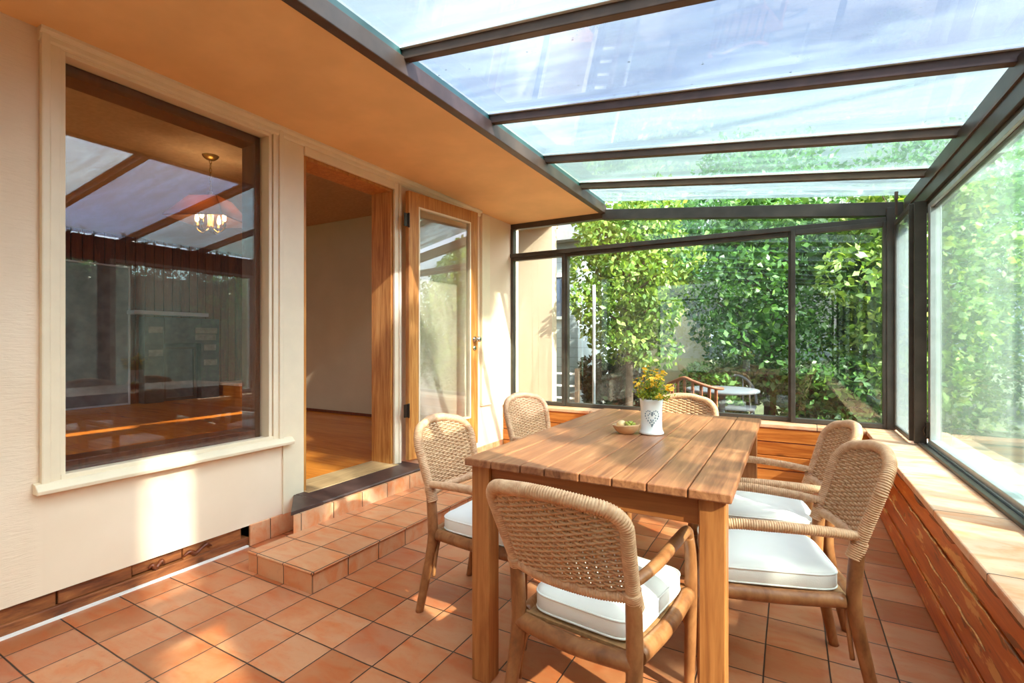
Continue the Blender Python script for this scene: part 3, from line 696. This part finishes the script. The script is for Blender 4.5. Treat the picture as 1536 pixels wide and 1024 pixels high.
    for j in range(nr_):
        u = .018 + j * .0086; xa = half(u) - .008
        n_ = int(2 * xa / ((2 * w - .044) / (ns - 1)) * 2) * 1 + 1; pts = []
        st_ = (2 * w - .044) / (ns - 1) / 2
        k0 = -int(xa / st_); ks = list(range(k0, -k0 + 1))
        for k in ks:
            x = k * st_; ph = math.cos(math.pi * (x - sx[0]) / (2 * st_) + (math.pi if j % 2 else 0))
            pts.append(Vector(bp(x, u)) + nrm * (.0052 * ph))
        pts = [Vector(bp(-xa, u))] + pts + [Vector(bp(xa, u))]
        q.tube(pts, .0044, 5, step=.012, flat=1.0)
    q.build('woven_back', M['weave'], c)
    # seat cushion rests on the seat
    return c

def make_cushion(chair, label, dx=0.0):
    t = thing('seat_cushion', label, 'cushion', chair.location, chair.rotation_euler[2], 'off-white seat cushions'); t.scale = chair.scale
    n = 28; m = 10
    def outline(s):
        pts = []
        for k in range(4 * n):
            a = 2 * math.pi * k / (4 * n); ca, sa = math.cos(a), math.sin(a); e = 2 / 7.0
            x = math.copysign(abs(ca) ** e, ca); y = math.copysign(abs(sa) ** e, sa)
            wx = .184 + .013 * y
            pts.append((x * wx * s, .012 + y * .203 * s))
        return pts
    mb = MB(); rings = []
    prof = [(.0, .358), (.5, .358), (.93, .359), (.985, .363), (1.0, .370), (1.0, .402), (.985, .410), (.95, .418), (.8, .428), (.5, .436), (.2, .438)]
    v = []; f = []; N = 4 * n
    for i, (s, z) in enumerate(prof[1:]):
        for (x, y) in outline(s):
            zz = z + (.003 * math.sin(21 * x + 9 * y) * (1 if z > .39 else 0))
            v.append((x, y, zz))
    r = len(prof) - 1
    for i in range(r - 1):
        for k in range(N): f.append((i * N + k, i * N + (k + 1) % N, (i + 1) * N + (k + 1) % N, (i + 1) * N + k))
    f.append(tuple(reversed(range(N)))); f.append(tuple((r - 1) * N + k for k in range(N)))
    mb.add(v, f, True); mb.build('pad', M['fabric'], t)
    for z, s in ((.409, .993), (.364, .993)):
        q = MB(); o_ = outline(s); q.tube([(x, y, z) for (x, y) in o_[::2]], .0035, 6, closed=True, step=.03); q.build('piping', M['fabric'], t)
    return t

chairs = [
    # name, label, x, y, facing(deg from +y), lean
    ('rattan armchair at the near end of the table, back turned to the camera', -.497, 1.475, -6, 25),
    ('rattan armchair on the window side of the table, nearer the camera', -.082, 1.985, 104, 19),
    ('rattan armchair on the window side, behind the nearer one', -.115, 2.505, 100, 19),
    ('rattan armchair on the doorway side of the table, nearer the camera', -1.10, 1.835, -90, 17),
    ('rattan armchair on the doorway side, mostly hidden behind the table', -1.235, 2.80, -103, 15),
    ('rattan armchair at the far end of the table below the glass wall', -.60, 3.02, 180, 14),
]
clabels = ['off-white seat cushion on the near-end chair with its back to the camera',
           'off-white seat cushion on the nearer window side chair, fully in view',
           'off-white seat cushion with arm shadows on the farther window side chair',
           'off-white seat cushion on the nearer doorway side chair beside the table leg',
           'off-white seat cushion on the farther doorway side chair under the table',
           'off-white seat cushion on the far-end chair under the table']
CH = []
for i, (lab, x, y, dg, ln) in enumerate(chairs):
    c = make_chair('rattan_armchair', lab, (x, y, 0), R(dg), ln, wf=.185 if i == 0 else .203, cr=.062 if i == 0 else .092, wrapped_arm=(i != 0)); CH.append(c)
    cu = make_cushion(c, clabels[i])
    if i == 0: cu.scale = (.92, 1, 1)

# ------------------------------------------------------------------ vase, flowers, bowl
vx, vy = -.518, 2.133
va = thing('ceramic_vase', 'white ceramic vase with grey heart motif on the table', 'vase', (vx, vy, TZ))
VP = [(.0, .0), (.046, .0), (.052, .004), (.049, .012), (.044, .022), (.0435, .06), (.045, .11), (.047, .135), (.049, .148), (.046, .149), (.043, .138), (.041, .10), (.040, .03), (.0, .02)]
MB().lathe(VP, 40, caps=False).build('body', M['ceramic'], va)
mo = MB(); fa = math.atan2(-vy, -vx) + .05
for k in range(26):
    tt = 2 * math.pi * k / 26
    hxp = 16 * math.sin(tt) ** 3; hyp = 13 * math.cos(tt) - 5 * math.cos(2 * tt) - 2 * math.cos(3 * tt) - math.cos(4 * tt)
    for s in ((1.0,) if k % 2 else (1.0, .55)):
        a = fa + hxp * s * .0018 / .044; z = .076 + hyp * s * .0022
        mo.ball((.0438 * math.cos(a), .0438 * math.sin(a), z), (.0028, .0028, .0042 if k % 3 else .0026), 8, 5)
mo.build('heart_motif', M['motif'], va)
rf = random.Random(11)
def blossom_sprig(i):
    a = rf.uniform(0, 2 * math.pi); rad = rf.uniform(.015, .10) if i > 6 else rf.uniform(0, .04)
    hh = rf.uniform(.20, .285) - rad * .45; yel = i % 5 not in (1, 4)
    t = thing('flower_sprig', 'yellow flower sprig standing in the white vase' if yel else 'plain green leafy sprig standing in the white vase', 'flower', (vx, vy, TZ + .022), 0,
              'yellow flower sprigs in the vase' if yel else 'green sprigs in the vase')
    tip = (rad * math.cos(a), rad * math.sin(a), hh - .022)
    q = MB(); q.tube([(.012 * math.cos(a), .012 * math.sin(a), 0), (.022 * math.cos(a) , .022 * math.sin(a), .125), tip], .0016, 5); q.build('stem', M['stem'], t)
    L = MB(); P_ = MB()
    for k in range(34):
        u = rf.uniform(.52, .97); c = Vector((rad * u * math.cos(a), rad * u * math.sin(a), tip[2] * u)) + Vector((rf.gauss(0, .013), rf.gauss(0, .013), rf.gauss(0, .01)))
        c.z = max(c.z, .135)
        d = Vector((rf.gauss(0, 1), rf.gauss(0, 1), rf.gauss(.5, .7))).normalized() * rf.uniform(.010, .02); s_ = d.cross(Vector((rf.gauss(0, 1), rf.gauss(0, 1), 1))).normalized() * .0035
        L.add([c, c + d * .5 + s_, c + d, c + d * .5 - s_], [(0, 1, 2, 3)])
    L.build('leaves', M['sprig'], t)
    if yel:
        for k in range(5):
            c = Vector(tip) + Vector((rf.gauss(0, .014), rf.gauss(0, .014), rf.gauss(.004, .009)))
            ax = Vector((math.cos(a) * .4 + rf.gauss(0, .35), math.sin(a) * .4 + rf.gauss(0, .35), 1)).normalized()
            e1 = ax.cross(Vector((1, .2, 0))).normalized(); e2 = ax.cross(e1); npet = 7; r_ = rf.uniform(.008, .013)
            for j in range(npet):
                b0 = 2 * math.pi * j / npet; dd = e1 * math.cos(b0) + e2 * math.sin(b0); ss = ax.cross(dd)
                P_.add([c, c + dd * r_ * .6 + ss * r_ * .28 + ax * .002, c + dd * r_ + ax * .003, c + dd * r_ * .6 - ss * r_ * .28 + ax * .002], [(0, 1, 2, 3)])
            P_.ball(tuple(c + ax * .0015), .0026, 6, 4)
        P_.build('blossom', M['petal'], t)
for i in range(30): blossom_sprig(i)
bx_, by_ = -.612, 2.080
bo = thing('fruit_bowl', 'small pale carved bowl on the table beside the vase', 'bowl', (bx_, by_, TZ))
mb = MB().lathe([(.0, .0), (.026, .0), (.032, .003), (.046, .018), (.055, .036), (.056, .041), (.053, .040), (.044, .022), (.030, .010), (.0, .008)], 36, caps=False)
mb.v = [(x * 1.05, y * .92, z + .10 * z * (x / .05)) for x, y, z in mb.v]
mb.build('body', M['bowl'], bo)
pe = MB().ball((0, 0, 0), (.021, .021, .019), 18, 12).build('peach', M['peach']); pe.location = (bx_ - .022, by_ + .006, TZ + .036); tag(pe, 'pale peach lying in the small carved bowl', 'fruit')
gb = thing('grape_bunch', 'bunch of green grapes in the small carved bowl', 'fruit', (bx_ + .020, by_ - .004, TZ + .02))
q = MB(); q.tube([(0, 0, .0), (.004, .002, .02), (.012, .004, .034)], .0014, 5); q.build('stalk', M['stem'], gb)
g0 = None
for k in range(20):
    a = k * 2.4; r_ = .021 * math.sqrt((k % 10 + .5) / 10); z = .012 + (.012 if k >= 10 else 0) - .006 * (r_ / .021) + .004 * (k % 3)
    if g0 is None: g0 = MB().ball((0, 0, 0), .0062, 10, 7).build('grape', M['grape'], gb); go = g0
    else: go = g0.copy(); C.objects.link(go); go.parent = gb
    go.location = (r_ * math.cos(a), r_ * math.sin(a), z)

# ------------------------------------------------------------------ garden
GZ = -.12
struct('ground', MB().box(-30, 40, -30, 40, GZ - .2, GZ), M['ground'], 'garden ground', 'ground')
struct('path', MB().box(-2.4, 3.0, 4.76, 7.0, GZ, GZ + .02), M['paving'], 'paved patio outside the glass end wall', 'patio')
npr = np.random.default_rng(4)
def leaf_mesh(name, blobs, n, size, mat):
    """blobs: (centre, radius xyz); leaves fill mostly the outer shell of each blob"""
    wts = np.array([b[1][0] * b[1][1] + b[1][2] * b[1][0] for b in blobs]); wts = wts / wts.sum()
    idx = npr.choice(len(blobs), n, p=wts)
    cen = np.array([b[0] for b in blobs])[idx]; rad = np.array([b[1] for b in blobs])[idx]
    d = npr.normal(size=(n, 3)); d /= np.linalg.norm(d, axis=1)[:, None]
    rr = npr.uniform(.35, 1, n) ** .5
    p = cen + d * rad * rr[:, None]
    a = d * .5 + npr.normal(size=(n, 3)) * .8; a[:, 2] -= .25; a /= np.linalg.norm(a, axis=1)[:, None]
    b = np.cross(a, npr.normal(size=(n, 3))); b /= np.linalg.norm(b, axis=1)[:, None]
    s = npr.uniform(.6, 1.3, n)[:, None] * size
    nn = np.cross(a, b)
    v = np.stack([p - a * s * .5, p + b * s * .3 + nn * s * .06, p + a * s * .55, p - b * s * .3 + nn * s * .06], 1).reshape(-1, 3)
    me = bpy.data.meshes.new(name); me.vertices.add(4 * n); me.vertices.foreach_set('co', v.ravel())
    me.loops.add(4 * n); me.loops.foreach_set('vertex_index', np.arange(4 * n, dtype=np.int32))
    me.polygons.add(n); me.polygons.foreach_set('loop_start', np.arange(0, 4 * n, 4, dtype=np.int32))
    try: me.polygons.foreach_set('loop_total', np.full(n, 4, dtype=np.int32))
    except Exception: pass
    me.update(calc_edges=True); me.validate(); me.materials.append(mat); return me
rg = random.Random(21)
def tree(name, label, x, y, h, wd, base, n, size, mat, group=None, trunk=.07, nb=16, lean=0):
    t = thing(name, label, 'tree' if 'tree' in name else 'shrub', (x, y, GZ), 0, group)
    cz = (base + h) / 2; hz = (h - base) / 2; blobs = []
    q = MB(); q.tube([(0, 0, 0), (lean * .3, .03, h * .3), (lean * .7, 0, h * .6), (lean, .02, h * .9)], [trunk, trunk * .8, trunk * .5, trunk * .15], 9)
    for k in range(nb):
        a = k * 2.399 + rg.uniform(-.3, .3); u = (k + .5) / nb; zz = base + (h - base) * (.08 + .86 * u)
        pr = math.sqrt(max(0.05, 1 - ((zz - cz) / hz) ** 2)) * wd * .5
        r_ = pr * rg.uniform(.35, .8); c = (r_ * math.cos(a) + lean * zz / h, r_ * math.sin(a), zz)
        br = wd * rg.uniform(.17, .27); blobs.append((c, (br, br, br * rg.uniform(.7, .95))))
        z0 = zz * .8
        q.tube([(lean * z0 / h, 0, z0), ((c[0] + lean * z0 / h) * .55, c[1] * .55, (z0 + zz) / 2), c], [trunk * .35, trunk * .22, trunk * .08], 6)
    q.build('trunk', M['bark'], t)
    me = leaf_mesh('foliage', blobs, n, size, mat); o = bpy.data.objects.new('foliage', me); C.objects.link(o); o.parent = t
    return t
tree('garden_tree', 'leafy bright green tree just outside the glass, beside the grey house', -1.95, 6.75, 3.3, 1.75, .95, 11000, .085, M['leafA'], trunk=.06, nb=22)
tree('garden_tree', 'dense deep green tree behind the patio table', -.25, 7.6, 3.2, 2.1, .25, 13000, .10, M['leafB'], trunk=.08, nb=24)
tree('garden_tree', 'bright green tree outside the corner pane of the end wall', 1.25, 7.3, 3.3, 1.9, .3, 12000, .10, M['leafA'], trunk=.07, nb=22)
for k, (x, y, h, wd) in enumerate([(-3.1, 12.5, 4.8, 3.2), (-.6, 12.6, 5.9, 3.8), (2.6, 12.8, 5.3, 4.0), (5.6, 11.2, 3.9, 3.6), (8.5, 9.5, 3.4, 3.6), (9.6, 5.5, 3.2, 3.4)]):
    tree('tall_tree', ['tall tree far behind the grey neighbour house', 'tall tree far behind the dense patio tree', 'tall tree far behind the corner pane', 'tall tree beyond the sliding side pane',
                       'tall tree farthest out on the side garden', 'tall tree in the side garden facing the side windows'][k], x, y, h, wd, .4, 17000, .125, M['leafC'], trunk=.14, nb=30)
for k, (x, y, h, wd, m) in enumerate([(-2.45, 7.6, 1.0, 1.2, 'leafD'), (-.95, 7.2, .9, 1.0, 'leafB'), (.45, 6.9, 1.0, 1.1, 'leafB'), (3.0, 8.2, 2.3, 2.2, 'leafA'), (4.4, 6.4, 2.4, 2.4, 'leafC')]):
    tree('garden_shrub', ['low dark shrub under the bright tree near the grey house', 'low dark shrub right behind the wooden patio chair', 'low dark shrub outside the corner mullion', 'tall bright shrub seen through the side pane',
                          'tall soft shrub farther along the side garden'][k], x, y, h, wd, .02, 5000, .09, M[m], trunk=.03, nb=14)
sh = thing('sun_block_house', 'added unseen house with brick chimney, shaped to cut the sun patch', 'house', (3.5, -1.13, GZ), math.atan2(-.36, 1))  # added out of view; slot beside the chimney shapes the wall's sun patch
MB().box(0, 4, -6, 0, 0, 6.3).build('wall', M['stucco'], sh, .01)
MB().box(0, .6, .29, .95, 0, 7.4).build('chimney', M['bbrick'], sh, .01)
MB().prism([(-.25, 6.3), (4.2, 6.3), (2.0, 7.9)], 'y', -6.2, .1).build('roof', M['nroof'], sh)
MB().box(.05, .2, -.02, .30, 5.24, 6.6).build('patch_top_block', M['bbrick'], sh)  # slab added to cut off the top of the sun patch
MB().box(-.02, .01, -4.2, -3.2, 1.1, 2.4).build('window', M['white'], sh)
tree('dapple_tree', 'added unseen slim sparse tree that dapples the sun', 4.5, .35, 6.6, 1.1, 2.4, 2600, .12, M['leafB'], trunk=.06, nb=20)  # added out of view to break the sun into dapples
tree('sun_block_tree', 'added unseen tree with a high crown that blocks sun', 3.5, 1.7, 7.7, 1.3, 6.1, 6000, .12, M['leafB'], trunk=.07, nb=16)  # added out of view to keep a sunbeam off the inner partition
hg = thing('hedge', 'added tall dark hedge that darkens the picture window reflection', 'hedge', (5.25, 2.75, GZ))  # added outside the view to keep the house glass reflection dark
me = leaf_mesh('foliage', [((.3 * ((k % 2) - .5), -3.6 + .38 * k, .5 + .70 * j), (.62, .45, .65)) for k in range(20) for j in range(4)], 26000, .11, M['leafD'])
ho = bpy.data.objects.new('foliage', me); C.objects.link(ho); ho.parent = hg
MB().box(-.32, .32, -3.6, 3.7, .15, 2.5).build('solid_core', M['bark'], hg, .2)  # solid box added to close bright sky gaps between the leaves
for k in range(8): MB().tube([(0, -3.5 + k, 0), (.04, -3.48 + k, 1.6), (0, -3.5 + k, 2.5)], [.05, .04, .015], 7).build('stem', M['bark'], hg)
tree('tall_tree', 'added tall tree behind the camera that darkens the end glass reflection', -.6, -6.5, 5.2, 4.8, .2, 15000, .125, M['leafC'], trunk=.14, nb=30)  # added behind the camera to tone down the reflected rear glazing
struct('wall_garden', MB().box(-2.1, -1.15, 8.6, 8.75, GZ, 1.72), M['stucco'], 'tan garden wall behind the trees', 'wall', .01)
nh = thing('neighbour_house', 'grey sided neighbour house beyond the narrow end pane', 'house', (-5.7, 9.6, GZ))
q = MB(); q.box(-2.5, 2.5, -1.6, 2.5, 0, 3.0); q.build('wall', M['siding'], nh)
wf_ = MB(); 
for (a, b_, c_, d_) in ((-.19, .19, 2.40, 2.45), (-.19, .19, 1.66, 1.71), (-.19, -.14, 1.71, 2.40), (.14, .19, 1.71, 2.40)): wf_.box(2.08 + a, 2.08 + b_, -1.64, -1.58, c_, d_)
nwin = wf_.build('window_frame', M['white'], nh); MB().box(1.94, 2.22, -1.62, -1.60, 1.71, 2.40).build('window_pane', plain('dark_blue_glass', S(84, 100, 122), .1), nwin)
q = MB(); q.prism([(-2.8, 3.0), (2.8, 3.0), (0, 4.0)], 'y', -1.85, 2.7); q.build('roof', M['nroof'], nh)
fe = thing('deck_railing', 'low pale horizontal rail fence before the grey house', 'fence', (-3.3, 6.4, GZ))
for k in range(4): MB().box(-1.1, .75, -.012, .012, .30 + k * .17, .325 + k * .17).build('rail', M['white'], fe)
for x in (-1.1, -.2, .73): MB().box(x - .025, x + .025, -.03, .03, 0, .9).build('post', M['bark'], fe)
pp = MB().tube([(-2.03, 5.58, GZ), (-2.03, 5.58, 1.82)], .02, 12, step=.5); tag(pp.build('garden_pole', M['alu']), 'slim grey metal pole on the patio before the bright tree', 'pole')
pt = thing('patio_table', 'round grey patio table outside behind the far-end chair', 'table', (-.70, 6.25, GZ + .02))
MB().lathe([(0, .66), (.38, .66), (.40, .672), (.40, .69), (.385, .70), (0, .702)], 40, caps=False).build('table_top', M['table_grey'], pt)
MB().lathe([(.035, .08), (.028, .3), (.04, .66)], 16).build('column', M['table_grey'], pt)
for k in range(4):
    a = k * math.pi / 2 + .4; MB().tube([(0, 0, .16), (.14 * math.cos(a), .14 * math.sin(a), .12), (.30 * math.cos(a), .30 * math.sin(a), .012)], .02, 8).build('leg', M['table_grey'], pt)
pc = thing('patio_chair', 'red-brown wooden patio chair with curved slatted back outside', 'chair', (-.90, 5.72, GZ + .02), R(-20)); pc.scale = (1.12, 1.12, 1.08)
q = MB(); q.tube([(.27 * math.cos(a_), -.02 + .2 * math.sin(a_), .80 - .10 * abs(math.cos(a_))) for a_ in [R(180 + 18 * k) for k in range(11)]], .022, 8, flat=.7); q.build('back_rail', M['redwood'], pc)
for k in range(9):
    a_ = R(200 + 17.5 * k); MB().box(.26 * math.cos(a_) - .012, .26 * math.cos(a_) + .012, -.03 + .2 * math.sin(a_), -.012 + .2 * math.sin(a_), .42, .79 - .10 * abs(math.cos(a_))).build('slat', M['redwood'], pc)
MB().box(-.25, .25, -.2, .24, .40, .43).build('seat', M['redwood'], pc, .006)
for x in (-.22, .22):
    for y in (-.18, .2): MB().box(x - .02, x + .02, y - .02, y + .02, 0, .40).build('leg', M['redwood'], pc)
gc = thing('resin_chair', 'pale grey rounded resin chair on the far side of the patio table', 'chair', (-.62, 6.85, GZ + .02), R(180))
q = MB(); q.tube([(.24 * math.cos(R(18 * k)) , -.2, .45 + .36 * math.sin(R(18 * k))) for k in range(11)], .018, 8); q.build('back_frame', M['table_grey'], gc)
for k in range(5): q = MB(); x = -.16 + k * .08; q.tube([(x, -.2, .43), (x, -.2, .45 + .36 * math.sqrt(max(0, 1 - (x / .24) ** 2)))], .01, 6); q.build('back_slat', M['table_grey'], gc)
MB().box(-.24, .24, -.21, .22, .40, .43).build('seat', M['table_grey'], gc, .008)
for x in (-.2, .2):
    for y in (-.17, .18): MB().tube([(x, y, .40), (x * 1.12, y * 1.12, 0)], .016, 8).build('leg', M['table_grey'], gc)

# ------------------------------------------------------------------ light, sky, camera
SKY, GLOW, SUNE = 0.85, 18.0, 10.5     # sky brightness, bright haze round the sun, sun
sun = bpy.data.lights.new('sun', 'SUN'); sun.energy = SUNE; sun.angle = R(.6); sun.color = (1, .93, .82)
so = bpy.data.objects.new('sun', sun); C.objects.link(so)
so.rotation_euler = Vector((-1, .36, -.70)).to_track_quat('-Z', 'Y').to_euler()
wd = bpy.data.worlds.new('sky'); bpy.context.scene.world = wd; wd.use_nodes = True
nt = wd.node_tree; nt.nodes.clear()
ow = nt.nodes.new('ShaderNodeOutputWorld'); bg = nt.nodes.new('ShaderNodeBackground')
tc = nt.nodes.new('ShaderNodeTexCoord'); mp = nt.nodes.new('ShaderNodeMapping'); mp.inputs['Scale'].default_value = (1.2, 1.2, 4)
nz = nt.nodes.new('ShaderNodeTexNoise'); nz.inputs['Scale'].default_value = 2.2; nz.inputs['Detail'].default_value = 6; nz.inputs['Distortion'].default_value = .6
rp_ = nt.nodes.new('ShaderNodeValToRGB'); rp_.color_ramp.elements[0].position = .38; rp_.color_ramp.elements[0].color = (.70, .81, .95, 1)
rp_.color_ramp.elements[1].position = .62; rp_.color_ramp.elements[1].color = (1, 1, 1, 1)
nt.links.new(tc.outputs['Generated'], mp.inputs[0]); nt.links.new(mp.outputs[0], nz.inputs['Vector']); nt.links.new(nz.outputs[0], rp_.inputs[0])
sd = Vector((1, -.36, .70)).normalized()
nm = nt.nodes.new('ShaderNodeVectorMath'); nm.operation = 'DOT_PRODUCT'; nt.links.new(tc.outputs['Generated'], nm.inputs[0]); nm.inputs[1].default_value = sd
def wmath(op, a, b):
    x = nt.nodes.new('ShaderNodeMath'); x.operation = op
    for i, v in enumerate((a, b)):
        if hasattr(v, 'is_output'): nt.links.new(v, x.inputs[i])
        else: x.inputs[i].default_value = v
    return x.outputs[0]
glow = wmath('ADD', wmath('MULTIPLY', wmath('POWER', wmath('MAXIMUM', nm.outputs['Value'], 0.0), 3.0), GLOW), 1.0)
vm = nt.nodes.new('ShaderNodeVectorMath'); vm.operation = 'SCALE'; nt.links.new(rp_.outputs[0], vm.inputs[0]); nt.links.new(glow, vm.inputs['Scale'])
nt.links.new(vm.outputs[0], bg.inputs[0]); bg.inputs[1].default_value = SKY; nt.links.new(bg.outputs[0], ow.inputs[0])

cam = bpy.data.cameras.new('camera'); co_ = bpy.data.objects.new('camera', cam); C.objects.link(co_)
cam.sensor_width = 36; cam.lens = 742 / 1536 * 36; cam.clip_start = .05; cam.clip_end = 200
yaw = math.atan2(1186 - 768, 742)
co_.location = (0, 0, 1.15); co_.rotation_euler = (R(90), 0, yaw)
sc = bpy.context.scene; sc.camera = co_
sc.view_settings.view_transform = 'Standard'; sc.view_settings.look = 'None'; sc.view_settings.gamma = 1; sc.view_settings.use_curve_mapping = False
sc.view_settings.exposure = .72
cy = sc.cycles
cy.max_bounces = 10; cy.diffuse_bounces = 5; cy.glossy_bounces = 5; cy.transmission_bounces = 6; cy.transparent_max_bounces = 24
cy.caustics_reflective = False; cy.caustics_refractive = False; cy.sample_clamp_indirect = 6
cy.use_denoising = True
